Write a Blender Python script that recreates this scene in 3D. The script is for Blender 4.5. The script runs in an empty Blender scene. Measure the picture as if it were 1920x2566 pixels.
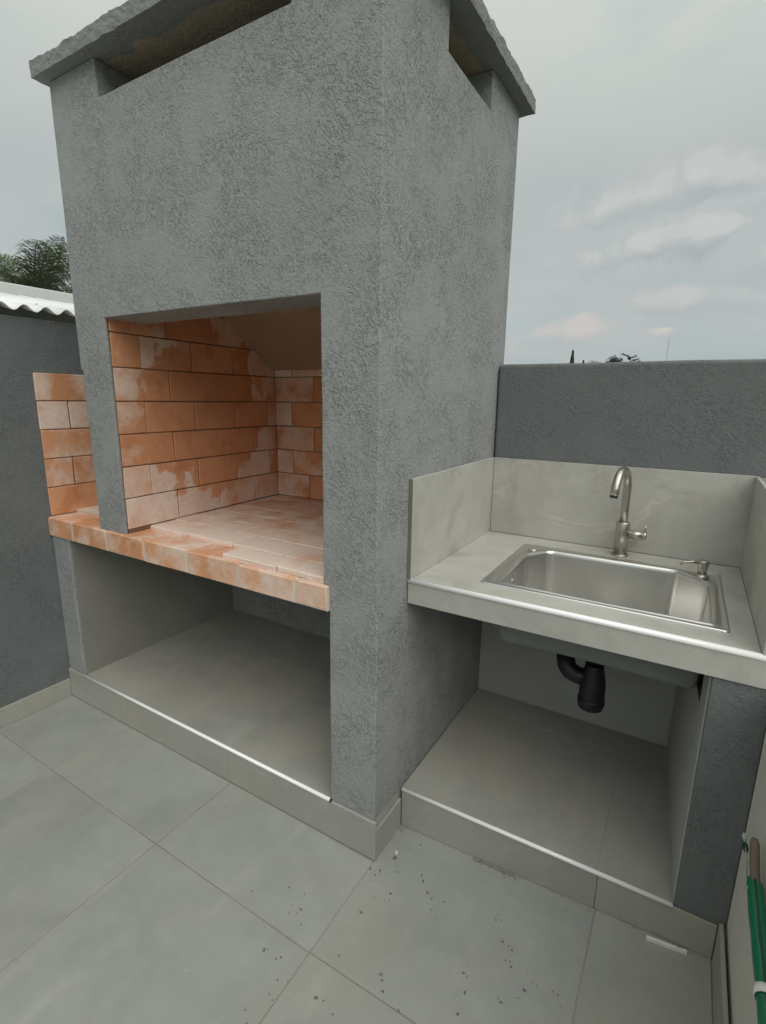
import bpy, bmesh, math, random
from mathutils import Vector, Matrix, noise
R = math.radians
random.seed(7)
scene = bpy.context.scene
C = scene.collection

# ------------------------------------------------------------------ camera
CAM = Vector((0.6572, -1.0723, 1.3406))
yaw, pitch, roll, FPX = 0.5399, -0.2195, 0.0138, 1277.7
fw = Vector((-math.sin(yaw) * math.cos(pitch), math.cos(yaw) * math.cos(pitch), math.sin(pitch)))
rt = Vector((math.cos(yaw), math.sin(yaw), 0))
up = rt.cross(fw)
rt2 = math.cos(roll) * rt + math.sin(roll) * up
up2 = -math.sin(roll) * rt + math.cos(roll) * up
cd = bpy.data.cameras.new('camera')
cam = bpy.data.objects.new('camera', cd)
C.objects.link(cam)
m = Matrix((rt2, up2, -fw)).transposed().to_4x4()
m.translation = CAM
cam.matrix_world = m
cd.sensor_fit = 'VERTICAL'
cd.sensor_height = 36.0
cd.lens = FPX / 2566 * 36.0
cd.clip_start = 0.02
cd.clip_end = 6000
scene.camera = cam

# ------------------------------------------------------------------ sky and sun
SUN_EL, SUN_AZ = R(48), R(127)          # azimuth clockwise from +Y
w = bpy.data.worlds.new('World')
scene.world = w
w.use_nodes = True
nt = w.node_tree
nt.nodes.clear()


def nd(t, kind, **kw):
    n = t.nodes.new(kind)
    for k, v in kw.items():
        setattr(n, k, v)
    return n


def mth(t, op, a, b=None, clamp=False):
    n = nd(t, 'ShaderNodeMath', operation=op, use_clamp=clamp)
    for i, v in enumerate((a, b)):
        if v is None:
            continue
        if isinstance(v, (int, float)):
            n.inputs[i].default_value = v
        else:
            t.links.new(v, n.inputs[i])
    return n.outputs[0]


def mixc(t, fac, a, b, mode='MIX'):
    n = nd(t, 'ShaderNodeMix', data_type='RGBA', blend_type=mode)
    for i, v in ((0, fac), (6, a), (7, b)):
        if isinstance(v, (int, float)):
            n.inputs[i].default_value = v
        elif isinstance(v, tuple):
            n.inputs[i].default_value = (*v, 1) if len(v) == 3 else v
        else:
            t.links.new(v, n.inputs[i])
    return n.outputs[2]


def ramp(t, fac, stops, interp='EASE'):
    n = nd(t, 'ShaderNodeValToRGB')
    n.color_ramp.interpolation = interp
    e = n.color_ramp.elements
    while len(e) < len(stops):
        e.new(0.5)
    for el, (p, c) in zip(e, stops):
        el.position = p
        el.color = (c, c, c, 1) if isinstance(c, (int, float)) else (*c, 1)
    t.links.new(fac, n.inputs[0])
    return n.outputs[0]


def noi(t, vec, scale, detail=3, rough=.55, dist=0.0):
    n = nd(t, 'ShaderNodeTexNoise')
    n.inputs['Scale'].default_value = scale
    n.inputs['Detail'].default_value = detail
    n.inputs['Roughness'].default_value = rough
    n.inputs['Distortion'].default_value = dist
    t.links.new(vec, n.inputs['Vector'])
    return n.outputs[0]


tc = nd(nt, 'ShaderNodeTexCoord')
sep = nd(nt, 'ShaderNodeSeparateXYZ')
nt.links.new(tc.outputs['Generated'], sep.inputs[0])
sky = nd(nt, 'ShaderNodeTexSky', sky_type='NISHITA', sun_disc=False)
sky.sun_elevation = SUN_EL
sky.sun_rotation = SUN_AZ
sky.dust_density = 3.0
mp = nd(nt, 'ShaderNodeMapping')
mp.inputs['Scale'].default_value = (1.0, 1.0, 3.2)
nt.links.new(tc.outputs['Generated'], mp.inputs[0])
# overcast dome: a cloud deck, brighter towards the zenith
deck = ramp(nt, sep.outputs[2], [(0.0, (.51, .555, .55)), (.10, (.50, .555, .555)), (.30, (.52, .565, .55)), (.55, (.70, .735, .675)), (1.0, (1.26, 1.30, 1.22))])
n1 = noi(nt, mp.outputs[0], 2.2, 6, .55, .4)
deck = mixc(nt, 1.0, deck, ramp(nt, n1, [(.32, (.86, .925, .965)), (.50, (1.0, 1.0, 1.0)), (.70, (1.06, 1.05, 1.035))]), 'MULTIPLY')
# cumulus puffs along the lower sky (a broken band of clouds all round)
n2 = noi(nt, mp.outputs[0], 5.5, 7, .56, .25)
puff = ramp(nt, n2, [(.50, 0.0), (.60, 1.0)])
low = ramp(nt, sep.outputs[2], [(0.02, 1.0), (.22, .7), (.42, 0.0)])
deck = mixc(nt, mth(nt, 'MULTIPLY', mth(nt, 'MULTIPLY', puff, low), .28), deck, (.60, .59, .565))


wob = noi(nt, tc.outputs['Generated'], 11.0, 7, .60, .2)


# the long cumulus standing over the parapet: lens shapes in sky directions
def cloud(az, el, wa, we, tilt, lit, shade, amount, base):
    a = R(az); e = R(el)
    d = Vector((math.sin(a) * math.cos(e), math.cos(a) * math.cos(e), math.sin(e)))
    h = Vector((math.cos(a), -math.sin(a), 0)); v = h.cross(d) * 1
    ht = h * math.cos(R(tilt)) + v * math.sin(R(tilt)); vt = v * math.cos(R(tilt)) - h * math.sin(R(tilt))

    def dot(ax):
        n = nd(nt, 'ShaderNodeVectorMath', operation='DOT_PRODUCT')
        nt.links.new(tc.outputs['Generated'], n.inputs[0])
        n.inputs[1].default_value = ax
        return n.outputs['Value']
    wb = mth(nt, 'MULTIPLY', mth(nt, 'SUBTRACT', wob, .5), 4.6)
    x = mth(nt, 'DIVIDE', mth(nt, 'SUBTRACT', dot(ht), d.dot(ht)), wa)
    y = mth(nt, 'DIVIDE', mth(nt, 'SUBTRACT', dot(vt), d.dot(vt)), we)
    r2 = mth(nt, 'ADD', mth(nt, 'MULTIPLY', x, x), mth(nt, 'MULTIPLY', y, y))
    front = mth(nt, 'GREATER_THAN', dot(d), 0.0)
    val = mth(nt, 'ADD', mth(nt, 'SUBTRACT', 1.0, r2), wb)
    mask = mth(nt, 'MULTIPLY', ramp(nt, val, [(.0, 0.0), (.95, 1.0)]), front)
    tone = ramp(nt, mth(nt, 'ADD', mth(nt, 'MULTIPLY', mth(nt, 'ADD', y, mth(nt, 'MULTIPLY', wb, .5)), .5), .5), [(.25, shade), (.65, lit)])
    return mixc(nt, mth(nt, 'MULTIPLY', mask, amount), base, tone)


LIT, SHD = (.665, .675, .64), (.425, .475, .48)
deck = cloud(-5.0, 15.8, .190, .090, 6, (.60, .62, .60), (.47, .52, .52), .55, deck)
deck = cloud(-7.0, 17.4, .120, .034, 9, LIT, SHD, .62, deck)
deck = cloud(-1.0, 18.6, .075, .034, -8, LIT, SHD, .60, deck)
deck = cloud(-4.2, 13.8, .130, .034, 8, LIT, SHD, .80, deck)
deck = cloud(-12.6, 6.4, .085, .032, 6, (.71, .64, .585), (.50, .53, .53), .70, deck)
deck = cloud(-3.4, 6.5, .034, .009, 2, (.76, .70, .60), (.60, .59, .55), .7, deck)
deck = cloud(-1.0, 9.0, .110, .026, -4, (.66, .645, .61), (.48, .51, .51), .6, deck)
deck = cloud(6.5, 12.0, .12, .045, 8, (.66, .655, .62), SHD, .6, deck)
bg1 = nd(nt, 'ShaderNodeBackground')
bg2 = nd(nt, 'ShaderNodeBackground')
nt.links.new(deck, bg1.inputs[0])
nt.links.new(sky.outputs[0], bg2.inputs[0])
bg1.inputs[1].default_value = 1.0
bg2.inputs[1].default_value = 0.06
mx = nd(nt, 'ShaderNodeMixShader')
mx.inputs[0].default_value = 0.14
nt.links.new(bg1.outputs[0], mx.inputs[1])
nt.links.new(bg2.outputs[0], mx.inputs[2])
wo = nd(nt, 'ShaderNodeOutputWorld')
nt.links.new(mx.outputs[0], wo.inputs[0])

sd = bpy.data.lights.new('sun', 'SUN')
sd.energy = 1.6
sd.angle = R(60)
sd.color = (1.0, .985, .96)
sun = bpy.data.objects.new('sun', sd)
C.objects.link(sun)
sdir = Vector((math.sin(SUN_AZ) * math.cos(SUN_EL), math.cos(SUN_AZ) * math.cos(SUN_EL), math.sin(SUN_EL)))
sun.rotation_euler = sdir.to_track_quat('Z', 'Y').to_euler()
sun.location = (6, -6, 12)
vs = scene.view_settings
vs.view_transform = 'Standard'
vs.look = 'None'
vs.exposure = 0.0
vs.gamma = 1.0
vs.use_curve_mapping = False


# ------------------------------------------------------------------ materials
def base_mat(name, rough=.6, metallic=0.0):
    mt = bpy.data.materials.new(name)
    mt.use_nodes = True
    t = mt.node_tree
    b = t.nodes['Principled BSDF']
    b.inputs['Roughness'].default_value = rough
    b.inputs['Metallic'].default_value = metallic
    g = nd(t, 'ShaderNodeNewGeometry')
    return mt, t, b, g.outputs['Position']


def setc(t, b, col):
    if isinstance(col, tuple):
        b.inputs['Base Color'].default_value = (*col, 1)
    else:
        t.links.new(col, b.inputs['Base Color'])


def bump(t, b, h, dist, strength=1.0):
    n = nd(t, 'ShaderNodeBump')
    n.inputs['Distance'].default_value = dist
    n.inputs['Strength'].default_value = strength
    t.links.new(h, n.inputs['Height'])
    t.links.new(n.outputs[0], b.inputs['Normal'])


def plaster(name, col, gouge=1.0, mottle=.10, grain=1.0, rough=.85):
    """trowelled textured render: fine grain with short curly drag marks"""
    mt, t, b, P = base_mat(name, rough)
    sp3 = nd(t, 'ShaderNodeSeparateXYZ')
    t.links.new(P, sp3.inputs[0])
    hh = mth(t, 'ADD', sp3.outputs[0], sp3.outputs[1])
    cb = nd(t, 'ShaderNodeCombineXYZ')
    t.links.new(mth(t, 'ADD', hh, sp3.outputs[2]), cb.inputs[0])
    t.links.new(mth(t, 'MULTIPLY', mth(t, 'SUBTRACT', sp3.outputs[2], hh), .42), cb.inputs[1])
    t.links.new(mth(t, 'MULTIPLY', mth(t, 'SUBTRACT', sp3.outputs[0], sp3.outputs[1]), .45), cb.inputs[2])
    Q = cb.outputs[0]
    drag = noi(t, Q, 64, 3, .58, 1.5)                   # dragged grains, mostly slanting
    curl = noi(t, P, 105, 3, .6, 1.4)
    where2 = ramp(t, noi(t, P, 5.5, 5, .62), [(.36, .22), (.64, 1.0)])
    cutd = ramp(t, drag, [(.28, 1.0), (.50, 0.0)])
    cutc = ramp(t, curl, [(.28, 1.0), (.48, 0.0)])
    cut = mth(t, 'MULTIPLY', mth(t, 'MULTIPLY', mth(t, 'MAXIMUM', cutd, cutc), where2), gouge)
    fine = noi(t, P, 260, 3, .65)
    h = mth(t, 'ADD', mth(t, 'MULTIPLY', fine, .40 * grain), mth(t, 'MULTIPLY', cut, -1.0))
    h = mth(t, 'ADD', h, mth(t, 'MULTIPLY', mth(t, 'ADD', drag, curl), .30 * grain))
    bump(t, b, h, .0040, .9)
    big = noi(t, P, 2.3, 5, .6)
    sp = noi(t, P, 34, 3, .6)
    f = mth(t, 'ADD', mth(t, 'MULTIPLY', mth(t, 'SUBTRACT', big, .5), mottle * 4), mth(t, 'MULTIPLY', mth(t, 'SUBTRACT', sp, .5), .16 * grain))
    lum = mth(t, 'ADD', 1.0, f)
    lum = mth(t, 'MULTIPLY', lum, mth(t, 'SUBTRACT', 1.0, mth(t, 'MULTIPLY', cut, .12)))  # drag marks also darkened in colour, standing in for shade inside the grooves
    vm = nd(t, 'ShaderNodeVectorMath', operation='SCALE')
    vm.inputs[0].default_value = col
    t.links.new(lum, vm.inputs['Scale'])
    setc(t, b, vm.outputs[0])
    return mt


def tile_mat(name, col, veins=0.0, rough=.42, dust=(.30, .27, .20), dust_amt=.35, per_tile=.05):
    mt, t, b, P = base_mat(name, rough)
    oi = nd(t, 'ShaderNodeObjectInfo')
    off = nd(t, 'ShaderNodeVectorMath', operation='MULTIPLY_ADD')
    cmb = nd(t, 'ShaderNodeCombineXYZ')
    for i in range(3):
        t.links.new(oi.outputs['Random'], cmb.inputs[i])
    t.links.new(cmb.outputs[0], off.inputs[0])
    off.inputs[1].default_value = (0, 0, 0) if veins else (7.3, 3.1, 5.7)
    t.links.new(P, off.inputs[2])
    V = off.outputs[0]
    a = noi(t, V, 3.2, 6, .62, .5)
    c2 = noi(t, V, 17, 5, .65)
    f = mth(t, 'ADD', mth(t, 'MULTIPLY', mth(t, 'SUBTRACT', a, .5), .50), mth(t, 'MULTIPLY', mth(t, 'SUBTRACT', c2, .5), .20))
    f = mth(t, 'ADD', f, mth(t, 'MULTIPLY', mth(t, 'SUBTRACT', oi.outputs['Random'], .5), per_tile))
    vm = nd(t, 'ShaderNodeVectorMath', operation='SCALE')
    vm.inputs[0].default_value = col
    t.links.new(mth(t, 'ADD', 1.0, f), vm.inputs['Scale'])
    cc = vm.outputs[0]
    if veins:
        vn = noi(t, V, 1.9, 4, .55, .7)
        ln = ramp(t, mth(t, 'ABSOLUTE', mth(t, 'SUBTRACT', vn, .52)), [(.0, 1.0), (.011, 0.0)])
        wh = ramp(t, noi(t, V, 3.6, 2, .5), [(.46, 0.0), (.60, 1.0)])
        cc = mixc(t, mth(t, 'MULTIPLY', mth(t, 'MULTIPLY', ln, wh), veins), cc, (.72, .64, .55))
        cl = ramp(t, noi(t, V, 3.6, 5, .62, .8), [(.46, 0.0), (.70, 1.0)])
        cc = mixc(t, mth(t, 'MULTIPLY', cl, .75), cc, (.335, .318, .278))
    # trodden-in construction dust
    d = ramp(t, noi(t, P, 2.1, 5, .62, .3), [(.46, 0.0), (.70, 1.0)])
    cc = mixc(t, mth(t, 'MULTIPLY', d, dust_amt), cc, dust)
    # specks of dirt and dried drag smears
    spk = mth(t, 'MULTIPLY', ramp(t, noi(t, P, 120, 2, .6), [(.66, 0.0), (.74, 1.0)]), ramp(t, noi(t, P, 3.0, 3, .6), [(.45, 0.0), (.65, .55)]))
    cc = mixc(t, spk, cc, (.14, .135, .11))
    sm = nd(t, 'ShaderNodeMapping')
    sm.inputs['Rotation'].default_value = (0, 0, .7)
    sm.inputs['Scale'].default_value = (1.0, .22, 1.0)
    t.links.new(P, sm.inputs[0])
    smr = mth(t, 'MULTIPLY', ramp(t, noi(t, sm.outputs[0], 14, 5, .65), [(.54, 0.0), (.74, 1.0)]), dust_amt * .55)
    cc = mixc(t, smr, cc, (.47, .46, .41))
    setc(t, b, cc)
    rr = ramp(t, noi(t, P, 6, 4, .6), [(.3, rough - .08), (.7, rough + .14)])
    t.links.new(rr, b.inputs['Roughness'])
    bump(t, b, noi(t, P, 130, 3, .6), .0006, .5)
    return mt


def brick_mat(name):
    mt, t, b, P = base_mat(name, .88)
    oi = nd(t, 'ShaderNodeObjectInfo')
    sc = nd(t, 'ShaderNodeSeparateColor')
    t.links.new(oi.outputs['Color'], sc.inputs[0])
    pale = sc.outputs[0]
    tint = mixc(t, oi.outputs['Random'], (.58, .262, .125), (.68, .335, .175))
    tint = mixc(t, ramp(t, noi(t, P, 11, 4, .6), [(.45, 0.0), (.75, .6)]), tint, (.48, .19, .075))
    # lime bloom: how much of it each piece carries comes from its own colour value
    ofs = nd(t, 'ShaderNodeVectorMath', operation='ADD')
    cmb = nd(t, 'ShaderNodeCombineXYZ')
    t.links.new(mth(t, 'MULTIPLY', oi.outputs['Random'], 9.0), cmb.inputs[0])
    t.links.new(mth(t, 'MULTIPLY', oi.outputs['Random'], -5.0), cmb.inputs[2])
    t.links.new(P, ofs.inputs[0])
    t.links.new(cmb.outputs[0], ofs.inputs[1])
    n = mth(t, 'ADD', mth(t, 'MULTIPLY', noi(t, ofs.outputs[0], 7.5, 3, .5, .3), .42), mth(t, 'MULTIPLY', noi(t, P, 5.5, 4, .55, .3), .58))
    n2_ = noi(t, P, 46, 4, .65, .3)
    v = mth(t, 'ADD', mth(t, 'ADD', mth(t, 'MULTIPLY', mth(t, 'SUBTRACT', n, .5), 2.3), mth(t, 'MULTIPLY', mth(t, 'SUBTRACT', n2_, .5), .38)), mth(t, 'ADD', mth(t, 'MULTIPLY', pale, 1.0), .08))
    # the middle of the left cheek stayed clean when the lime was brushed off
    s3 = nd(t, 'ShaderNodeSeparateXYZ')
    t.links.new(P, s3.inputs[0])
    ey = mth(t, 'DIVIDE', mth(t, 'SUBTRACT', s3.outputs[1], .44), .33)
    ez = mth(t, 'DIVIDE', mth(t, 'SUBTRACT', s3.outputs[2], 1.27), .34)
    rr_ = mth(t, 'ADD', mth(t, 'ADD', mth(t, 'MULTIPLY', ey, ey), mth(t, 'MULTIPLY', ez, ez)), mth(t, 'MULTIPLY', mth(t, 'SUBTRACT', noi(t, P, 8.0, 4, .55, .3), .5), 2.4))
    onl = mth(t, 'MULTIPLY', mth(t, 'LESS_THAN', s3.outputs[0], -1.06), mth(t, 'GREATER_THAN', s3.outputs[0], -1.25))
    cln = mth(t, 'MULTIPLY', ramp(t, rr_, [(.72, 1.0), (1.0, 0.0)]), onl)
    v = mth(t, 'SUBTRACT', v, cln)
    f = ramp(t, v, [(.36, 0.0), (.62, .55), (.95, .92)], 'LINEAR')
    film = mth(t, 'MULTIPLY', mth(t, 'SUBTRACT', pale, .50), .9, True)
    f = mth(t, 'MAXIMUM', f, mth(t, 'MULTIPLY', film, mth(t, 'SUBTRACT', 1.0, cln)))
    wht = mixc(t, n2_, (.72, .56, .46), (.84, .74, .66))
    c = mixc(t, f, tint, wht)
    rd = ramp(t, noi(t, P, 7.0, 4, .6), [(.56, 0.0), (.68, .55)])
    c = mixc(t, mth(t, 'MULTIPLY', rd, mth(t, 'SUBTRACT', 1.0, f)), c, (.50, .19, .075))
    setc(t, b, c)
    h = mth(t, 'ADD', mth(t, 'MULTIPLY', noi(t, P, 190, 3, .6), .6), mth(t, 'MULTIPLY', noi(t, P, 38, 4, .6), .7))
    bump(t, b, h, .0030, .7)
    return mt


def plain(name, col, rough=.6, metallic=0.0, var=.10, scale=20, bmp=0.0, coat=0.0):
    mt, t, b, P = base_mat(name, rough, metallic)
    f = mth(t, 'ADD', 1.0, mth(t, 'MULTIPLY', mth(t, 'SUBTRACT', noi(t, P, scale, 5, .6), .5), var * 3))
    vm = nd(t, 'ShaderNodeVectorMath', operation='SCALE')
    vm.inputs[0].default_value = col
    t.links.new(f, vm.inputs['Scale'])
    setc(t, b, vm.outputs[0])
    if bmp:
        bump(t, b, noi(t, P, scale * 5, 3, .6), bmp, .6)
    b.inputs['Coat Weight'].default_value = coat
    return mt


M = {}
M['hood'] = plaster('grey textured plaster', (.322, .332, .322), 1.0, .075)
M['wall'] = plaster('dark grey textured plaster', (.152, .163, .161), .5, .11, .7)
M['bare'] = plaster('bare cement plaster', (.25, .245, .215), .15, .16, .6)
M['beige'] = plaster('beige plaster', (.66, .63, .56), .12, .10, .5)
M['floor'] = tile_mat('porcelain floor tile', (.300, .314, .288), 0.0, .46, (.38, .35, .275), .42)
M['step'] = tile_mat('porcelain step tile', (.345, .342, .305), 0.0, .44, (.41, .37, .285), .45)
M['stone'] = tile_mat('marbled porcelain', (.460, .450, .405), .42, .38, (.49, .47, .42), .20, 0.0)
M['grout'] = plain('grout', (.235, .228, .20), .95, 0, .55, 2.6)
M['brick'] = brick_mat('clay brick')
M['mortar'] = plain('brick mortar', (.20, .115, .065), .95, 0, .25, 18, .002)
M['mortar_pale'] = plain('lime mortar', (.64, .53, .44), .95, 0, .2, 18, .002)
M['throat'] = plain('rough brown cement', (.34, .255, .175), .95, 0, .18, 6, .006)
M['trim'] = plain('white glossy trim', (.92, .92, .91), .25, 0, .01, 8, 0, 1.0)
M['steel'] = plain('brushed stainless steel', (.74, .73, .70), .29, 1.0, .03, 30)
M['satin'] = plain('satin nickel', (.50, .475, .43), .36, 1.0, .03, 30)
M['undercoat'] = plain('grey sink undercoat', (.20, .21, .195), .8, 0, .1, 20)
M['dark'] = plain('dark rubber', (.02, .02, .02), .5)
M['black'] = plain('black polypropylene', (.008, .010, .012), .40, 0, .15, 40)
M['sheet'] = plain('galvanised roofing', (.80, .81, .80), .45, .05, .06, 9)
M['ridge'] = plain('white painted ridge band', (.56, .57, .55), .7, 0, .10, 7, .002)
M['slabconc'] = plain('rough concrete', (.22, .22, .21), .95, 0, .2, 10, .004)
M['green'] = plain('green plastic sleeve', (.010, .150, .075), .34, 0, .12, 25)
M['green2'] = plain('dark green plastic fold', (.005, .055, .032), .36, 0, .12, 25)
M['film'] = plain('pale torn film', (.42, .50, .44), .4, 0, .25, 60)
M['white'] = plain('white tape', (.72, .72, .69), .5, 0, .06, 40)
M['wood'] = plain('weathered wood', (.16, .125, .095), .8, 0, .25, 30, .001)
M['offcut'] = plain('dusty white offcut', (.84, .83, .79), .5, 0, .12, 60, .001)
M['crumb'] = plain('dark mortar crumbs', (.145, .148, .132), .95, 0, .3, 90)
M['sand'] = plain('dry sand', (.21, .19, .15), .95, 0, .3, 90)
M['chip'] = plain('white plaster chip', (.62, .62, .58), .9, 0, .1, 90)
M['leaf'] = plain('palm leaf', (.165, .205, .125), .55, 0, .45, 3)
M['leafdark'] = plain('far foliage', (.022, .034, .022), .8, 0, .4, 1.2)
M['bark'] = plain('bark', (.10, .08, .06), .9, 0, .25, 8, .01)
M['mast'] = plain('mast steel', (.28, .29, .30), .5, .3, .05, 5)
M['ground'] = plain('far ground', (.09, .10, .06), .95, 0, .35, .05)


def cap_mat():
    """cap slab: painted grey as far in as the brush reached, bare brown inside"""
    mt, t, b, P = base_mat('cap slab plaster', .9)
    s = nd(t, 'ShaderNodeSeparateXYZ')
    t.links.new(P, s.inputs[0])
    # distance inside the hood outline
    dx = mth(t, 'MINIMUM', mth(t, 'ADD', s.outputs[0], 1.2566), mth(t, 'MULTIPLY', s.outputs[0], -1.0))
    dy = mth(t, 'MINIMUM', s.outputs[1], mth(t, 'SUBTRACT', .9156, s.outputs[1]))
    d = mth(t, 'ADD', mth(t, 'MINIMUM', dx, dy), mth(t, 'MULTIPLY', mth(t, 'SUBTRACT', noi(t, P, 11, 4, .6), .5), .10))
    f = ramp(t, d, [(.028, 0.0), (.040, 1.0)])
    g = noi(t, P, 60, 4, .6)
    grey = mixc(t, g, (.20, .205, .20), (.27, .275, .27))
    brown = mixc(t, noi(t, P, 14, 5, .65), (.27, .215, .16), (.50, .41, .31))
    setc(t, b, mixc(t, f, grey, brown))
    bump(t, b, mth(t, 'ADD', noi(t, P, 90, 4, .6), noi(t, P, 25, 3, .6)), .006, .8)
    return mt


M['cap'] = cap_mat()

# ------------------------------------------------------------------ builders
WLOC = {}


def tag(o, label, cat, group=None):
    o['label'] = label
    o['category'] = cat
    if group:
        o['group'] = group
    return o


def struct(o):
    o['kind'] = 'structure'
    return o


def thing(name, label, cat, loc, group=None):
    o = bpy.data.objects.new(name, None)
    C.objects.link(o)
    o.empty_display_size = .1
    o.location = loc
    WLOC[o.name] = Vector(loc)
    return tag(o, label, cat, group)


def link(name, me, mat, parent=None, loc=(0, 0, 0), rz=0.0):
    """link a mesh object whose origin stands at world point loc"""
    o = bpy.data.objects.new(name, me)
    C.objects.link(o)
    loc = Vector(loc)
    WLOC[o.name] = loc
    if parent is not None:
        o.parent = parent
        o.location = loc - WLOC[parent.name]
    else:
        o.location = loc
    o.rotation_euler = (0, 0, rz)
    if mat is not None and not me.materials:
        me.materials.append(mat)
    return o


def fromb(name, bm, mat, parent=None, smooth=False, bevel=0.0, seg=2, solid=0.0):
    """world-space bmesh -> object with its origin at the base of its bounds"""
    vs_ = [v.co for v in bm.verts]
    lo = Vector((min(v.x for v in vs_), min(v.y for v in vs_), min(v.z for v in vs_)))
    hi = Vector((max(v.x for v in vs_), max(v.y for v in vs_), max(v.z for v in vs_)))
    org = Vector(((lo.x + hi.x) / 2, (lo.y + hi.y) / 2, lo.z))
    bmesh.ops.translate(bm, vec=-org, verts=bm.verts)
    me = bpy.data.meshes.new(name)
    bm.normal_update()
    bm.to_mesh(me)
    bm.free()
    if smooth:
        for p in me.polygons:
            p.use_smooth = True
    o = link(name, me, mat, parent, org)
    if solid:
        s = o.modifiers.new('thickness', 'SOLIDIFY')
        s.thickness = solid
        s.offset = 0
    if bevel:
        bv = o.modifiers.new('edge', 'BEVEL')
        bv.width = bevel
        bv.segments = seg
        bv.limit_method = 'ANGLE'
        bv.angle_limit = R(35)
    return o


def voxel(xs, ys, zs, fill, fine=0.0, amp=0.0):
    """one closed solid out of a cell grid; fill(cx, cy, cz) says which cells are solid"""
    xs, ys, zs = sorted(set(xs)), sorted(set(ys)), sorted(set(zs))
    if fine:
        def cutup(l):
            r_ = []
            for p_, q_ in zip(l, l[1:]):
                n_ = max(1, round((q_ - p_) / fine)) if q_ - p_ < 3 else 70
                r_ += [p_ + (q_ - p_) * i_ / n_ for i_ in range(n_)]
            return r_ + [l[-1]]
        xs, ys, zs = cutup(xs), cutup(ys), cutup(zs)
    nx, ny, nz = len(xs) - 1, len(ys) - 1, len(zs) - 1
    S = {(i, j, k) for i in range(nx) for j in range(ny) for k in range(nz)
         if fill((xs[i] + xs[i + 1]) / 2, (ys[j] + ys[j + 1]) / 2, (zs[k] + zs[k + 1]) / 2)}
    bm = bmesh.new()
    vd = {}

    def v(i, j, k):
        if (i, j, k) not in vd:
            vd[(i, j, k)] = bm.verts.new((xs[i], ys[j], zs[k]))
        return vd[(i, j, k)]
    F = (((1, 0, 0), ((1, 0, 0), (1, 1, 0), (1, 1, 1), (1, 0, 1))), ((-1, 0, 0), ((0, 0, 0), (0, 0, 1), (0, 1, 1), (0, 1, 0))),
         ((0, 1, 0), ((0, 1, 0), (0, 1, 1), (1, 1, 1), (1, 1, 0))), ((0, -1, 0), ((0, 0, 0), (1, 0, 0), (1, 0, 1), (0, 0, 1))),
         ((0, 0, 1), ((0, 0, 1), (1, 0, 1), (1, 1, 1), (0, 1, 1))), ((0, 0, -1), ((0, 0, 0), (0, 1, 0), (1, 1, 0), (1, 0, 0))))
    for (i, j, k) in S:
        for (a, b_, c), q in F:
            if (i + a, j + b_, k + c) not in S:
                bm.faces.new([v(i + x, j + y, k + z) for x, y, z in q])
    if amp:
        for v_ in bm.verts:
            p_ = v_.co.copy()
            v_.co += (noise.noise_vector(p_ * 3.1) * .75 + noise.noise_vector(p_ * 9.0) * .40) * amp
    if not fine:
        bmesh.ops.dissolve_limit(bm, angle_limit=R(1), verts=bm.verts, edges=bm.edges)
    return bm


def inb(c, b):
    return all(b[2 * i] <= c[i] <= b[2 * i + 1] for i in range(3))


def solids(adds, subs=(), fine=0.0, amp=0.0):
    xs = [v for b in (*adds, *subs) for v in b[0:2]]
    ys = [v for b in (*adds, *subs) for v in b[2:4]]
    zs = [v for b in (*adds, *subs) for v in b[4:6]]
    return voxel(xs, ys, zs, lambda *c: any(inb(c, b) for b in adds) and not any(inb(c, b) for b in subs), fine, amp)


def prism(pts, z0, z1):
    bm = bmesh.new()
    z0 = z0 if isinstance(z0, (list, tuple)) else [z0] * len(pts)
    z1 = z1 if isinstance(z1, (list, tuple)) else [z1] * len(pts)
    lo = [bm.verts.new((x, y, z)) for (x, y), z in zip(pts, z0)]
    hi = [bm.verts.new((x, y, z)) for (x, y), z in zip(pts, z1)]
    n = len(pts)
    bm.faces.new(lo[::-1])
    bm.faces.new(hi)
    for i in range(n):
        bm.faces.new((lo[i], lo[(i + 1) % n], hi[(i + 1) % n], hi[i]))
    bmesh.ops.recalc_face_normals(bm, faces=bm.faces)
    return bm


def box(x0, x1, y0, y1, z0, z1):
    return prism([(x0, y0), (x1, y0), (x1, y1), (x0, y1)], z0, z1)


BM = {}


def brick_mesh(dx, dy, dz, bev=.0025, var=0):
    """bevelled box centred on its origin, slightly uneven; shared between alike pieces"""
    key = (round(dx, 3), round(dy, 3), round(dz, 3), bev, var)
    if key in BM:
        return BM[key]
    bm = bmesh.new()
    bmesh.ops.create_cube(bm, size=1)
    rnd = random.Random(hash(key) & 0xffff)
    for v in bm.verts:
        v.co.x *= dx
        v.co.y *= dy
        v.co.z *= dz
        if var:
            v.co += Vector([rnd.uniform(-.0014, .0014) for _ in range(3)])
    bmesh.ops.bevel(bm, geom=list(bm.edges), offset=bev, segments=1, affect='EDGES')
    me = bpy.data.meshes.new('brick')
    bm.to_mesh(me)
    bm.free()
    BM[key] = me
    return me


def piece(name, x0, x1, y0, y1, z0, z1, mat, parent, pale=None, bev=.0025, var=0, rz=0.0, jit=0.0):
    me = brick_mesh(x1 - x0, y1 - y0, z1 - z0, bev, var)
    if me.materials and me.materials[0] is not mat:
        me = me.copy()
        me.materials.clear()
    o = link(name, me, mat, parent, ((x0 + x1) / 2 + random.uniform(-jit, jit), (y0 + y1) / 2 + random.uniform(-jit, jit), (z0 + z1) / 2), rz)
    if pale is not None:
        o.color = (pale, pale, pale, 1)
    return o


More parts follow.
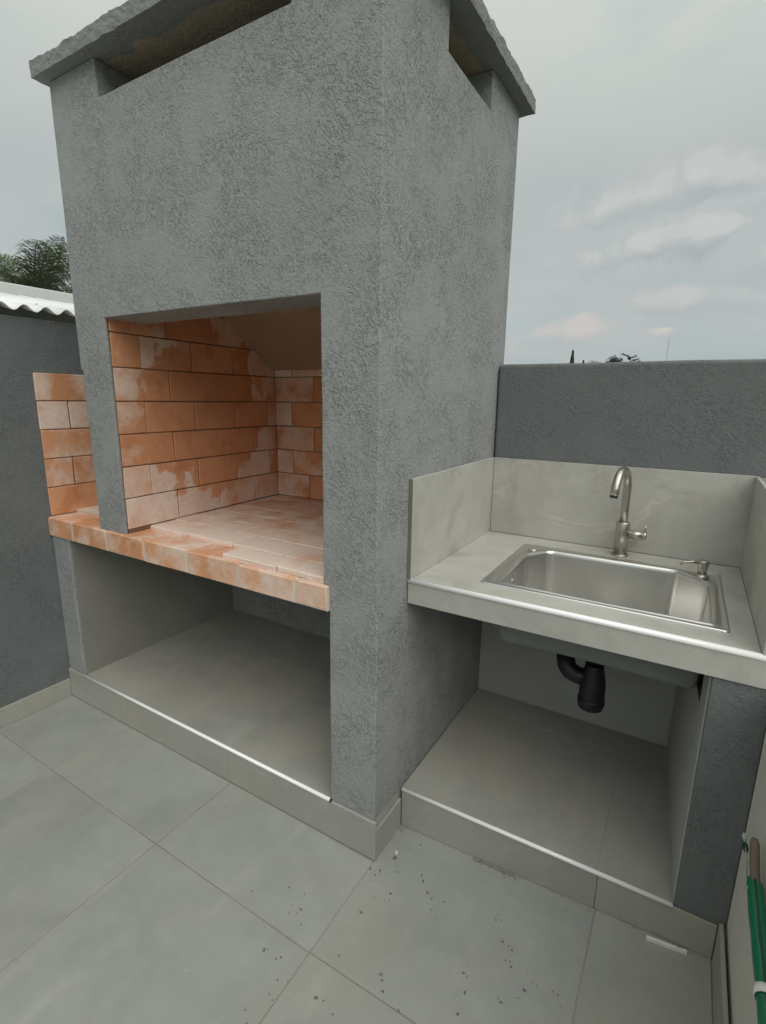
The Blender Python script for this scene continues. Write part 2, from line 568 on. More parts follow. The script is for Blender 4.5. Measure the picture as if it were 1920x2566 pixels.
def tube(path, radius, n=12, cap=True, bm=None):
    """swept tube along a list of points; radius may be one per point"""
    bm = bm or bmesh.new()
    P_ = [Vector(p) for p in path]
    rr = radius if isinstance(radius, (list, tuple)) else [radius] * len(P_)
    rings = []
    ref = None
    for i, p in enumerate(P_):
        d = (P_[min(i + 1, len(P_) - 1)] - P_[max(i - 1, 0)]).normalized()
        if ref is None:
            ref = d.orthogonal().normalized()
        ref = (ref - d * ref.dot(d)).normalized()
        s = d.cross(ref)
        rings.append([bm.verts.new(p + (ref * math.cos(2 * math.pi * k / n) + s * math.sin(2 * math.pi * k / n)) * rr[i]) for k in range(n)])
    for a, b_ in zip(rings, rings[1:]):
        for k in range(n):
            f = bm.faces.new((a[k], a[(k + 1) % n], b_[(k + 1) % n], b_[k]))
            f.smooth = True
    if cap:
        bm.faces.new(rings[0][::-1])
        bm.faces.new(rings[-1])
    return bm


def lathe(cx, cy, prof, n=24, bm=None):
    """solid of revolution about the vertical through (cx, cy); prof = [(r, z)]"""
    bm = bm or bmesh.new()
    rings = [[bm.verts.new((cx + r * math.cos(2 * math.pi * k / n), cy + r * math.sin(2 * math.pi * k / n), z)) for k in range(n)] for r, z in prof]
    for a, b_ in zip(rings, rings[1:]):
        for k in range(n):
            f = bm.faces.new((a[k], a[(k + 1) % n], b_[(k + 1) % n], b_[k]))
            f.smooth = True
    bm.faces.new(rings[0][::-1])
    bm.faces.new(rings[-1])
    return bm


# ------------------------------------------------------------------ the setting: ground, terrace floor
GZ = -3.2
bm = bmesh.new()
bmesh.ops.create_grid(bm, x_segments=4, y_segments=4, size=3000)
bmesh.ops.translate(bm, vec=(0, 0, GZ), verts=bm.verts)
struct(fromb('ground', bm, M['ground']))

XL, XR = -1.628, .852                      # inside faces of the side walls (skirting face on the right)


def zf(x):                                 # the floor falls a little away from the right-hand wall
    return .039 * max(0.0, x - .004)


bm = bmesh.new()
Y0, Y1 = -4.3, .86
prof = [(XL - .1, -.0016), (.004, -.0016), (XR + .12, -.0016 + zf(XR + .12))]
a = [bm.verts.new((x, Y0, z)) for x, z in prof]
b_ = [bm.verts.new((x, Y1, z)) for x, z in prof]
c_ = [bm.verts.new((x, Y0, GZ)) for x, z in prof]
d_ = [bm.verts.new((x, Y1, GZ)) for x, z in prof]
for i in range(2):
    bm.faces.new((a[i], a[i + 1], b_[i + 1], b_[i]))
    bm.faces.new((c_[i], c_[i + 1], a[i + 1], a[i]))
    bm.faces.new((b_[i], b_[i + 1], d_[i + 1], d_[i]))
bm.faces.new((a[0], b_[0], d_[0], c_[0]))
bm.faces.new((c_[2], d_[2], b_[2], a[2]))
bmesh.ops.recalc_face_normals(bm, faces=bm.faces)
floor = struct(fromb('terrace_floor', bm, M['grout']))
xj = [XL, -1.196, -.596, .004, .592, XR]
yj = [.150, -.306, -.906, -1.506, -2.106, -2.706, -3.306, -3.906]
GAP = .0016
TM = {}
for i in range(5):
    for j in range(7):
        x0, x1, y1, y0 = xj[i] + GAP, xj[i + 1] - GAP, yj[j] - GAP, yj[j + 1] + GAP
        if j == 0 and x1 < .1:
            y1 = -.0075
        elif j == 0:
            y1 = .1745
        key = (round(x1 - x0, 4), round(y1 - y0, 4), i > 2)
        if key not in TM:
            dx, dy = (x1 - x0) / 2, (y1 - y0) / 2
            sl = .039 * dx if i > 2 else 0
            t_ = prism([(-dx, -dy), (dx, -dy), (dx, dy), (-dx, dy)], [-.01 - sl, -.01 + sl, -.01 + sl, -.01 - sl], [-sl, sl, sl, -sl])
            top = [e for e in t_.edges if all(v.co.z > -.005 - abs(sl) * 0 and v.co.z >= (sl * v.co.x / dx if dx else 0) - .001 for v in e.verts)]
            bmesh.ops.bevel(t_, geom=top, offset=.0012, segments=1, affect='EDGES')
            me = bpy.data.meshes.new('tile')
            t_.to_mesh(me)
            t_.free()
            TM[key] = me
        link('tile', TM[key], M['floor'], floor, ((x0 + x1) / 2, (y0 + y1) / 2, zf((x0 + x1) / 2)))

# ------------------------------------------------------------------ walls
# left-hand wall with the brick-lined bay beside the hearth
sw = thing('side_wall', 'dark grey plastered wall on the left, brick lined beside the barbecue', 'wall', (XL - .09, -1.6, 0))
fromb('plaster', box(XL - .18, XL, -4.3, 1.0, GZ, 1.630), M['wall'], sw, bevel=.004)
for y0, y1 in ((-.5985, -.0075), (-1.1985, -.6015), (-1.7985, -1.2015), (-2.3985, -1.8015)):
    piece('skirting_tile', XL - .004, XL + .008, y0, y1, .0005, .083, M['step'], sw, bev=.001)
zr_ = [.834, .9558, 1.075, 1.1946, 1.311, 1.4235]
gap_rows = [[.006, .240, .475, .71, .924], [.006, .1205, .354, .588, .822, .924], [.006, .238, .472, .706, .924],
            [.006, .129, .362, .596, .83, .924], [.006, .236, .470, .704, .924]]
fromb('mortar_bed', box(XL - .02, XL + .0005, .008, .922, .836, 1.421), M['mortar'], sw)
for k, js in enumerate(gap_rows):
    for a, b_ in zip(js, js[1:]):
        p = (.05, .30, .42, .55, .45)[k] if k else .02
        piece('brick', XL - .02, XL + .0035, a + .002, b_ - .002, zr_[k] + .002, zr_[k + 1] - .002, M['brick'], sw, p + random.uniform(-.08, .08), var=1)

# parapet across the back
pw = thing('parapet_wall', 'dark grey plastered parapet wall behind the sink, trees beyond it', 'wall', (1.6, .92, 0))
fromb('plaster', solids([(.0035, 4.2, .8470, 1.0, GZ, 1.4696), (-1.80, .0035, .9215, 1.0, GZ, 1.4696)], (), .09, .0035), M['wall'], pw, bevel=.012, seg=3)

# low wall on the right
lw = thing('low_wall', 'low beige plastered wall at the right edge with tile skirting', 'wall', (.95, -2, 0))
fromb('plaster', box(.868, 1.02, -4.3, .160, GZ, .7560), M['beige'], lw, bevel=.006)
fromb('plaster', box(.868, 1.02, .1605, .840, GZ, 1.115), M['beige'], lw, bevel=.006)
for y0, y1 in ((-.4385, .165), (-1.0385, -.4415), (-1.6385, -1.0415)):
    fromb('skirting_tile', prism([(XR, y0), (XR + .009, y0), (XR + .009, y1), (XR, y1)], zf(XR) + .001, .150), M['step'], lw, bevel=.001, seg=1)

# corrugated roof behind the left wall
rf = thing('corrugated_roof', 'white corrugated metal roof resting on the left wall', 'roof', (-2.0, -1, 1.63))
bm = bmesh.new()
per, amp = .0790, .0125
ny = 520
prev = None
for j in range(ny + 1):
    y = -4.3 + 6.2 * j / ny
    z = amp * math.cos(2 * math.pi * (y + .003) / per)
    cur = [bm.verts.new((x, y, 1.6615 + z + .017 * (y if y < 0.3 else .3) + (-1.600 - x) * .200)) for x in (-1.600, -2.32)]
    if prev:
        f = bm.faces.new((prev[0], cur[0], cur[1], prev[1]))
        f.smooth = True
    prev = cur
bmesh.ops.recalc_face_normals(bm, faces=bm.faces)
sheet = fromb('roof_sheet', bm, M['sheet'], rf, solid=.002)
fromb('ridge_band', box(-2.46, -2.30, -4.3, 1.9, 1.62, 1.868), M['ridge'], rf, bevel=.006)
for j in range(12):
    y = -.003 + per * (j * 2 - 9)
    fromb('roof_screw', lathe(-1.672, y, [(.006, 1.683 + .017 * y), (.006, 1.690 + .017 * y), (.003, 1.693 + .017 * y)], 8), M['satin'], rf)

# ------------------------------------------------------------------ the barbecue
bq = thing('barbecue', 'tall grey plastered masonry barbecue with open brick hearth', 'barbecue', (-.8, .4, 0))
W, ZT, SB = -1.2566, 2.3239, 2.2200
D = .9156
hood = solids([
    (-.1565, 0, 0, D, .1316, ZT),                       # right side and its pillar
    (-.1753, -.1565, 0, .16, .829, 1.5921),             # reveal strip of the pillar
    (W, 0, 0, .16, 1.5921, ZT),                         # front over the opening
    (W, -1.172, .012, D, .829, ZT),                     # left side
    (W, -1.0935, 0, .012, .829, ZT),                    # front skin of the left pillar
    (W - .011, W, 0, D, 1.424, ZT),                     # hood steps out a little over the bay
    (W, 0, .889, D, .70, ZT)],                          # back
    [(-1.0135, -.2500, -.01, .17, SB, ZT + .1),         # front slot
     (-.16, .01, .3229, .6423, SB - .008, ZT + .1)],    # side slot
    .06, .0024)
hd = fromb('hood', hood, M['hood'], bq, bevel=.0055, seg=3)

# lower part: left pier, back of the log store
fromb('pier', solids([(XL + .0015, -1.5039, 0, .886, .1316, .7535)]), M['hood'], bq, bevel=.005, seg=2)
fromb('pier_render', box(-1.5037, -1.5005, .010, .8560, .1345, .7535), M['bare'], bq)
fromb('log_store_back', box(-1.5039, -.158, .8567, .887, .1316, .7535), M['hood'], bq)
fromb('plinth', box(XL + .0015, -.002, .002, .885, -.003, .1334), M['step'], bq)

# cap slab with rough edges
bm = bmesh.new()
bmesh.ops.create_cube(bm, size=1)
sx0, sx1, sy0, sy1, sz0, sz1 = W - .040, .042, -.040, .958, ZT + .0005, 2.3735
for v in bm.verts:
    v.co = Vector((sx0 if v.co.x < 0 else sx1, sy0 if v.co.y < 0 else sy1, sz0 if v.co.z < 0 else sz1))
for ax, n in ((0, 110), (1, 84), (2, 4)):
    es = [e for e in bm.edges if abs((e.verts[1].co - e.verts[0].co).normalized()[ax]) > .99]
    bmesh.ops.subdivide_edges(bm, edges=es, cuts=n, use_grid_fill=True)
bmesh.ops.recalc_face_normals(bm, faces=bm.faces)
for v in bm.verts:
    p = v.co
    edge = min(p.x - sx0, sx1 - p.x, p.y - sy0, sy1 - p.y)
    if edge < .05:
        k = noise.noise(p * 24) * .5 + noise.noise(p * 60) * .5
        up_ = (p.z - sz0) / (sz1 - sz0)
        o_ = Vector((p.x - (sx0 + sx1) / 2, p.y - (sy0 + sy1) / 2, 0))
        o_ = Vector((o_.x * .6, o_.y, 0)).normalized()
        q = p + o_ * (k * .006 * (1 if edge < .002 else .3))
        q.z += (noise.noise(p * 15 + Vector((3, 1, 7))) * .006 + noise.noise(p * 55) * .005) * up_
        if edge < .006:
            q.z -= .006 * up_ * (1 - edge / .006)
        v.co = q
fromb('cap_slab', bm, M['cap'], bq)

# hearth
fromb('hearth_slab', box(XL + .002, -.1585, .106, .888, .7590, .8275), M['slabconc'], bq)
fx = [XL + .002, -1.4430, -1.2084, -.9757, -.7398, -.5014, -.2712, -.1530]
fp = [.46, .32, .40, .46, .44, .60, .36]
for i, (a, b_) in enumerate(zip(fx, fx[1:])):
    zt_ = (.835, .834, .836, .8365, .835, .8295, .8300)[i]
    o = piece('brick', a + .004, b_ - .004, -.0105, .1056, .7547 + (.001, 0, .002, 0, .001, 0, .003)[i], zt_, M['brick'], bq, fp[i], .004, 1)
fromb('mortar_bed', box(XL + .004, -.1560, -.0088, .105, .7565, .8270), M['mortar_pale'], bq)
# upper layer of flat bricks
fromb('mortar_bed', box(XL + .004, -.1765, .111, .888, .8276, .8462), M['mortar_pale'], bq)
HT = .8480
rows_y = [(.1045, .222), (.225, .338), (.341, .454), (.457, .570), (.573, .686), (.689, .802), (.805, .886)]
for j, (y0, y1) in enumerate(rows_y):
    x = -1.118 - (.118 if j % 2 else 0)
    while x < -.19:
        a, b_ = max(x, -1.118), min(x + .2325, -.1785)
        if b_ - a > .02:
            piece('brick', a + .0015, b_ - .0015, y0, y1, .8290, HT + random.uniform(-.0015, .0012), M['brick'], bq,
                  min(1, .80 - .055 * j + random.uniform(-.10, .12)), .0025, 1)
        x += .2345
for a, b_, y0, y1, p in ((-.5900, -.3640, .006, .104, .95), (-.3600, -.2480, .010, .104, .85), (-.2455, -.1785, .002, .104, .72)):
    piece('brick', a, b_, y0, y1, .8285, HT + random.uniform(-.001, .001), M['brick'], bq, p, .003, 1)
# in the bay on the left the bricks of the hearth lie flush
for j, (y0, y1) in enumerate(rows_y):
    for a, b_ in ((XL + .004, -1.44), (-1.437, -1.2585)) if j % 2 else ((XL + .004, -1.52), (-1.517, -1.284), (-1.281, -1.2585)):
        piece('brick', a, b_, y0, y1, .822, .8325, M['brick'], bq, .35 + random.uniform(-.15, .2), .0025, 1)

fromb('mortar_bed', box(-1.171, -1.0960, .0135, .112, .8278, .8500), M['mortar'], bq)
# brick lining: left side (slightly splayed), back, right side
Z0, RH = .8490, .1170
SKEW = math.atan2(.045, .87)
odd = [.013, .246, .477, .704, .874]
evn = [.013, .128, .362, .589, .814, .874]
palemap = [[.80, .66, .60, .55], [.62, .78, .04, .80, .5], [.44, .42, .25, .55], [.34, .44, .25, .25, .5], [.40, .30, .25, .50],
           [.32, .74, .30, .60, .6], [.28, .30, .60, .5], [.3, .3, .3, .3, .3]]
fromb('mortar_bed', prism([(-1.1715, .014), (-1.0985, .014), (-1.1435, .875), (-1.1435, .888), (-1.1715, .888)], Z0, 1.80), M['mortar'], bq)
for k in range(8):
    js = evn if k % 2 else odd
    for i, (a, b_) in enumerate(zip(js, js[1:])):
        yc = (a + b_) / 2
        xc = -1.0945 - (yc - .013) * math.tan(SKEW)
        piece('brick', xc - .024, xc, a + .002, b_ - .002, Z0 + k * RH + .002, Z0 + (k + 1) * RH - .002, M['brick'], bq, palemap[k][i], .002, 1, SKEW)
backj = [[-.9297], [-1.031], [-.8958], [-1.0328], [-.8957], [-1.0264]]
fromb('mortar_bed', box(-1.150, -.1585, .872, .8885, Z0, 1.485), M['mortar'], bq)
backp = [.12, .22, .12, .25, .22, .6]
for k in range(6):
    js = [-1.138]
    x = backj[k][0]
    while x < -.2:
        if x > -1.13:
            js.append(x)
        x += .2345
    js.append(-.1585)
    for i, (a, b_) in enumerate(zip(js, js[1:])):
        if b_ - a > .012:
            z1 = min(Z0 + (k + 1) * RH, 1.482)
            piece('brick', a + .002, b_ - .002, .868, .886, Z0 + k * RH + .002, z1 - .002, M['brick'], bq,
                  backp[k] + (.35 if i == 0 else 0) + random.uniform(-.05, .05), .002, 1)
fromb('mortar_bed', box(-.1700, -.1560, .165, .8885, Z0, 1.80), M['mortar'], bq)
for k in range(8):
    js = [.163, .362, .589, .814, .868] if k % 2 else [.163, .246, .477, .704, .868]
    for a, b_ in zip(js, js[1:]):
        piece('brick', -.182, -.160, a + .002, b_ - .002, Z0 + k * RH + .002, Z0 + (k + 1) * RH - .002, M['brick'], bq, .15 + random.uniform(-.1, .3), .002, 1)

# sloping smoke throat
bm = bmesh.new()
ycs = [(.8885, 1.462), (.846, 1.470), (.300, 1.845), (.300, 1.890), (.8885, 1.52)]
A = [bm.verts.new((-1.150, y, z)) for y, z in ycs]
B = [bm.verts.new((-.1575, y, z)) for y, z in ycs]
n = len(ycs)
bm.faces.new(A)
bm.faces.new(B[::-1])
for i in range(n):
    bm.faces.new((A[i], B[i], B[(i + 1) % n], A[(i + 1) % n]))
bmesh.ops.recalc_face_normals(bm, faces=bm.faces)
fromb('smoke_throat', bm, M['throat'], bq, bevel=.004)

# tile facing of the plinth, log-store floor, edge trim
for a, b_ in ((XL + .002, -1.2137), (-1.2137, -.6049), (-.6049, .0065)):
    piece('facing_tile', a + .0006, b_ - (0 if b_ > 0 else .0006), -.0065, .0035, .0005, .1316, M['step'], bq, bev=.0012)
piece('facing_tile', -.0015, .0070, .0045, .1500, .0005, .1010, M['step'], bq, bev=.0012)
for (x0, x1) in ((-1.5025, -1.2137), (-1.2137, -.6049), (-.6049, -.158)):
    for (y0, y1) in ((.0035, .552), (.552, .8565)):
        piece('floor_tile', x0 + .0004, x1 - .0004, y0 + .0004, y1 - .0004, .1245, .1344, M['step'], bq, bev=.0008)
fromb('edge_trim', tube([(-1.5035, -.0030, .1335), (-1.1, -.0030, .1335), (-.1580, -.0030, .1335)], .0062, 14), M['trim'], bq)
fromb('trim_end', tube([(-.1585, -.0032, .1330), (-.1530, -.0032, .1330)], .0062, 10), M['dark'], bq)

# ------------------------------------------------------------------ sink counter
sc_ = thing('sink_counter', 'marbled tile sink counter between barbecue and low wall, open below', 'counter', (.42, .5, 0))
CZ = .8304
XE = .8372
YF, YB = .1652, .8345
hole = (.216, .768, .275, .695)
top = solids([(.0030, XE, YF + .004, YB, CZ - .011, CZ)], [(*hole, 0, 2)])
fromb('countertop', top, M['stone'], sc_, bevel=.0012)
fromb('counter_slab', solids([(.003, XE + .01, YF + .012, YB, .7630, CZ - .0115)], [(*hole, 0, 2)]), M['bare'], sc_)
fromb('front_tile', box(.0030, .868, YF, YF + .011, .7574, CZ - .0045), M['stone'], sc_, bevel=.0012)
fromb('edge_trim', tube([(.0030, YF + .0035, CZ - .0045), (.4, YF + .0035, CZ - .0045), (.868, YF + .0035, CZ - .0045)], .0078, 14), M['trim'], sc_)
ZS = 1.1237
fromb('side_splash', box(.0020, .0115, YF - .001, YB + .0005, CZ + .0005, ZS), M['stone'], sc_, bevel=.001)
fromb('back_splash', box(.0120, XE + .006, YB + .001, .8440, CZ + .0005, ZS), M['stone'], sc_, bevel=.001)
fromb('side_splash', box(XE, XE + .010, YF - .001, YB + .0003, CZ + .0005, ZS), M['stone'], sc_, bevel=.001)
fromb('splash_edge', box(.0018, .0118, YF - .0035, YF - .0012, CZ + .001, ZS), M['satin'], sc_)
fromb('splash_core', box(XE + .0105, .8675, YF + .001, YB, CZ - .02, ZS - .003), M['bare'], sc_)
# pier on the right, its inner face a little splayed
fromb('pier', prism([(.7590, .1700), (.8675, .1700), (.8675, .2650), (.7533, .2650)], .1346, .7570), M['wall'], sc_, bevel=.004)
fromb('pier_rear', prism([(.7534, .2655), (.8675, .2655), (.8675, .8350), (.7185, .8350)], .1346, .6320), M['wall'], sc_)
M['bare_lit'] = plaster('bare plaster lightened for niche', (.42, .42, .39), .1, .16, .5)  # bare plaster, colour lightened to make up for missing light in the niche
fromb('pier_render', prism([(.7560, .1780), (.7592, .1780), (.7536, .2650), (.7504, .2650)], .1346, .7570), M['bare_lit'], sc_)
fromb('pier_render', prism([(.7504, .2655), (.7536, .2655), (.7190, .8330), (.7160, .8330)], .1346, .6320), M['bare_lit'], sc_)
fromb('niche_back', box(.0020, .7300, .8350, .8440, .1250, .7600), M['bare_lit'], sc_)
# step
def sy(x):
    return .1500 + .0190 * x / .85


fromb('plinth', prism([(.008, .1600), (.866, .1790), (.866, .843), (.002, .843), (.002, .16)], -.003, .1334), M['step'], sc_)
for a, b_ in ((.0080, .5867), (.5867, .8515)):
    x0, x1 = a + .0006, b_ - .0006
    fromb('facing_tile', prism([(x0, sy(x0)), (x1, sy(x1)), (x1, sy(x1) + .0095), (x0, sy(x0) + .0095)], [zf(x0) + .001, zf(x1) + .001, zf(x1) + .001, zf(x0) + .001], .1330), M['step'], sc_, bevel=.001, seg=1)
for x0, x1 in ((.0025, .5820), (.5820, .7575)):
    for y0, y1 in ((.168, .700), (.700, .834)):
        yy0 = [sy(x0) + .0100, sy(x1) + .0100] if y0 < .2 else [y0, y0]
        xe = x1 - .0008
        xb = xe if x1 < .7 else (.7330 if y1 < .75 else .7200)
        xf = xe if x1 < .7 else (.7575 if y0 < .2 else .7330)
        fromb('floor_tile', prism([(x0 + .0008, yy0[0] + .0006), (xf, yy0[1] + .0006), (xb, y1 - .0006), (x0 + .0008, y1 - .0006)], .1245, .1344), M['step'], sc_, bevel=.0008, seg=1)
fromb('edge_trim', tube([(.0080, sy(0) + .003, .1345), (.38, sy(.38) + .003, .1345), (.7575, sy(.7575) + .003, .1345)], .0062, 14), M['trim'], sc_)

# ------------------------------------------------------------------ sink
def fillet(poly, rad, n=6):
    out = []
    for i, p in enumerate(poly):
        p = Vector(p)
        a = (Vector(poly[i - 1]) - p)
        b = (Vector(poly[(i + 1) % len(poly)]) - p)
        r_ = min(rad, a.length * .4, b.length * .4)
        p0, p1 = p + a.normalized() * r_, p + b.normalized() * r_
        for k in range(n + 1):
            t = k / n
            out.append((1 - t) ** 2 * p0 + 2 * t * (1 - t) * p + t * t * p1)
    return out


SC = Vector((.490, .480))
rect = [(.1870, .2535), (.7865, .2515), (.7810, .7180), (.1835, .7180)]
bowl = [(.2320, .2860), (.7500, .2840), (.7530, .5980), (.6640, .6800), (.2830, .6760), (.2220, .5860)]


def radii(poly, angs):
    res = []
    for t in angs:
        d = Vector((math.cos(t), math.sin(t)))
        best = 0
        for i in range(len(poly)):
            a, b = poly[i - 1] - SC, poly[i] - SC
            e = b - a
            den = d.x * e.y - d.y * e.x
            if abs(den) < 1e-12:
                continue
            s = (a.x * e.y - a.y * e.x) / den
            u = (a.x * d.y - a.y * d.x) / den
            if s > 0 and -1e-6 <= u <= 1 + 1e-6:
                best = max(best, s)
        res.append(best)
    return res


fr, fb = fillet(rect, .012), fillet(bowl, .018)
angs = sorted([2 * math.pi * k / 160 for k in range(160)] + [math.atan2((p - SC).y, (p - SC).x) % (2 * math.pi) for p in fr + fb])
angs = [a for i, a in enumerate(angs) if i == 0 or a - angs[i - 1] > 1e-4]
ro, rb = radii(fr, angs), radii(fb, angs)
bm = bmesh.new()


def ring(rs, z, off=0.0, scl=None, cx=None):
    out = []
    for t, r_ in zip(angs, rs):
        q = r_ + off
        out.append(bm.verts.new((SC.x + q * math.cos(t), SC.y + q * math.sin(t), z)))
    return out


dr = .043
const = [dr] * len(angs)
seq = [ring(ro, .8306), ring(ro, .8338, -.001), ring(ro, .8350, -.0035), ring(ro, .8350, -.0075), ring(ro, .8332, -.0105),
       ring([min(o_ - .0135, b2 + .015) for o_, b2 in zip(ro, rb)], .8332), ring([min(o_ - .012, b2 + .012) for o_, b2 in zip(ro, rb)], .8352),
       ring(rb, .8352, .006), ring(rb, .8325, .001), ring(rb, .8260, -.0025), ring(rb, .8200, -.0028), ring(rb, .6800, -.0095), ring(rb, .6700, -.0100), ring(rb, .6560, -.0155), ring(rb, .6485, -.030),
       ring([max(.09, q * .5) for q in rb], .6465), ring(const, .6435), ring(const, .6400, -.004)]
for a, b_ in zip(seq, seq[1:]):
    for k in range(len(angs)):
        f = bm.faces.new((a[k], a[(k + 1) % len(angs)], b_[(k + 1) % len(angs)], b_[k]))
        f.smooth = True
bm.faces.new(seq[-1])
bmesh.ops.recalc_face_normals(bm, faces=bm.faces)
sk = thing('kitchen_sink', 'single bowl stainless steel drop-in sink set in the counter', 'sink', (SC.x, SC.y, .640))
fromb('basin', bm, M['steel'], sk)
bm = bmesh.new()
seq = [ring(rb, .8240, .0045), ring(rb, .8180, .0005), ring(rb, .6790, -.0070), ring(rb, .6640, -.0090), ring(rb, .6520, -.0150), ring(rb, .6455, -.030), ring(const, .6400, .008), ring(const, .6340, .006)]
for a, b_ in zip(seq, seq[1:]):
    for k in range(len(angs)):
        f = bm.faces.new((a[k], b_[k], b_[(k + 1) % len(angs)], a[(k + 1) % len(angs)]))
        f.smooth = True
bm.faces.new(seq[-1][::-1])
bmesh.ops.recalc_face_normals(bm, faces=bm.faces)
fromb('undercoat_shell', bm, M['undercoat'], sk)
fromb('drain_strainer', lathe(SC.x, SC.y, [(.037, .6412), (.037, .6428), (.030, .6436), (.012, .6425)], 28), M['satin'], sk)
fromb('hole_cap', lathe(.2290, .6620, [(.017, .8334), (.017, .8356), (.012, .8368)], 24), M['steel'], sk)
fromb('overflow', tube([(.2290, .430, .790), (.2335, .430, .790)], [.009, .008], 16), M['satin'], sk)

# ------------------------------------------------------------------ faucet
FX, FY = .4935, .7720
fc = thing('kitchen_faucet', 'gooseneck satin steel faucet standing behind the sink', 'faucet', (FX, FY, CZ))
fromb('base_flange', lathe(FX, FY, [(.0270, CZ + .0005), (.0270, CZ + .0035), (.0240, CZ + .0060)], 32), M['satin'], fc)
fromb('body', lathe(FX, FY, [(.0215, CZ + .0060), (.0215, .9440), (.0200, .9465)], 32), M['satin'], fc)
dv = Vector((-.17, -.985, 0)).normalized()
path = [Vector((FX, FY, .945)), Vector((FX, FY, 1.00)), Vector((FX, FY, 1.055))]
RA = .066
for k in range(1, 19):
    t = math.pi * k / 18 * .93
    path.append(Vector((FX, FY, 1.060)) + dv * (RA - RA * math.cos(t)) + Vector((0, 0, RA * math.sin(t))))
last = path[-1]
tan = (path[-1] - path[-2]).normalized()
path.append(last + tan * .022)
fromb('spout', tube(path, .0128, 18), M['satin'], fc)
fromb('aerator', tube([path[-1] - tan * .002, path[-1] + tan * .006], .0115, 18), M['dark'], fc)
hv = Vector((1, .10, 0)).normalized()
h0 = Vector((FX, FY, .9060)) + hv * .0190
hndl = fromb('handle', tube([h0, h0 + hv * .040, h0 + hv * .0405, h0 + hv * .0425, h0 + hv * .043, h0 + hv * .054], [.0140, .0140, .0125, .0125, .0140, .0135], 24), M['satin'], fc)
fromb('lever', tube([h0 + hv * .048 + Vector((0, 0, .012)), h0 + hv * .049 + Vector((0, .003, .036))], .0024, 10), M['satin'], hndl)

# ------------------------------------------------------------------ soap dispenser
DX, DY = .7310, .6560
sdp = thing('soap_dispenser', 'small satin steel soap pump in the sink back corner', 'soap dispenser', (DX, DY, .8334))
fromb('collar', lathe(DX, DY, [(.0195, .8334), (.0195, .8368), (.0160, .8405), (.0120, .8440)], 28), M['satin'], sdp)
fromb('pump_head', lathe(DX, DY, [(.0115, .8435), (.0125, .8600), (.0150, .8760), (.0155, .8830), (.0135, .8850)], 28), M['satin'], sdp)
nz = Vector((-.92, -.38, 0)).normalized()
p0 = Vector((DX, DY, .8775))
fromb('nozzle', tube([p0 + nz * .010, p0 + nz * .030 + Vector((0, 0, .0015)), p0 + nz * .052 - Vector((0, 0, .001)), p0 + nz * .064 - Vector((0, 0, .009))], [.0048, .0042, .0036, .0034], 12), M['satin'], sdp)

# ------------------------------------------------------------------ drain trap below
tp = thing('drain_trap', 'black plastic bottle trap hanging below the sink', 'drain trap', (.488, .48, .414))
fromb('tailpiece', lathe(.488, .480, [(.0210, .556), (.0210, .6385)], 24), M['black'], tp)
fromb('trap_body', lathe(.488, .480, [(.026, .4085), (.036, .4140), (.0375, .4230), (.0375, .4960), (.0365, .5000), (.0270, .5500), (.0265, .5600)], 28), M['black'], tp)
fromb('bottom_ring', lathe(.488, .480, [(.0385, .4250), (.0400, .4290), (.0400, .4440), (.0385, .4480)], 16), M['black'], tp)
el = [(.470, .481, .506), (.440, .482, .506), (.418, .485, .513), (.405, .490, .527), (.399, .502, .543), (.397, .525, .556), (.397, .560, .563), (.397, .70, .566), (.397, .838, .568)]
fromb('outlet_elbow', tube(el, [.0265, .0265, .0285, .0285, .0285, .0285, .0285, .0240, .0240], 20), M['black'], tp)

# ------------------------------------------------------------------ green pipe clipped along the low wall
PX = .8525
pipe = thing('green_pipe', 'green plastic pipe running along the low beige wall, frayed at its end', 'pipe', (PX, -1.0, .46))
q0 = Vector((PX, -.070, .4960))
sl_path = [q0 + Vector((0, -.014 * k - .0009 * k * k, -.0013 * k + .0009 * math.sin(k * .9))) for k in range(44)]
fromb('tube', tube(sl_path, [.0105] + [.0128 + .0004 * math.sin(k * 1.9) for k in range(1, 44)], 18), M['green'], pipe)
fold = [p + Vector((-.0015, 0, .0112)) for p in sl_path]
fromb('wrap_fold', tube(fold, .0026, 8), M['green2'], pipe)
for kk in (9, 24):
    c0, c1 = sl_path[kk], sl_path[kk] + (sl_path[kk + 1] - sl_path[kk]).normalized() * .014
    fromb('pipe_clip', tube([c0, c1], .0152, 18, cap=False), M['white'], pipe, solid=.0012)
# bare core showing beyond the wrap, and the torn strip beside it
fromb('core', tube([q0 + Vector((0, -.02, .003)), q0 + Vector((0, .022, .014)), q0 + Vector((0, .052, .034)), q0 + Vector((0, .060, .040))], [.0080, .0080, .0078, .0050], 10), M['wood'], pipe)
bm = bmesh.new()
strip = [q0 + Vector((-.010, -.030, -.004)), q0 + Vector((-.009, .020, -.012)), q0 + Vector((-.004, .070, -.020)), q0 + Vector((-.002, .110, -.026)), q0 + Vector((-.002, .135, -.028))]
wd = [.0085, .0065, .0040, .0042, .0045]
side = Vector((-.35, 0, .94)).normalized()
prev = None
for p, w_ in zip(strip, wd):
    cur = [bm.verts.new(p + side * w_), bm.verts.new(p - side * w_)]
    if prev:
        bm.faces.new((prev[0], cur[0], cur[1], prev[1]))
    prev = cur
fromb('torn_strip', bm, M['film'], pipe, solid=.0012)
for nm, mt_k, pos, rad in (('torn_tip', 'film', strip[-1] + Vector((0, .008, 0)), .0075), ('torn_tuft', 'green2', strip[-2], .0095)):
    bm = bmesh.new()
    bmesh.ops.create_icosphere(bm, subdivisions=2, radius=rad)
    for v in bm.verts:
        v.co *= 1 + .4 * noise.noise(v.co * 130)
        v.co.x *= .6
    bmesh.ops.translate(bm, vec=pos, verts=bm.verts)
    fromb(nm, bm, M[mt_k], pipe)

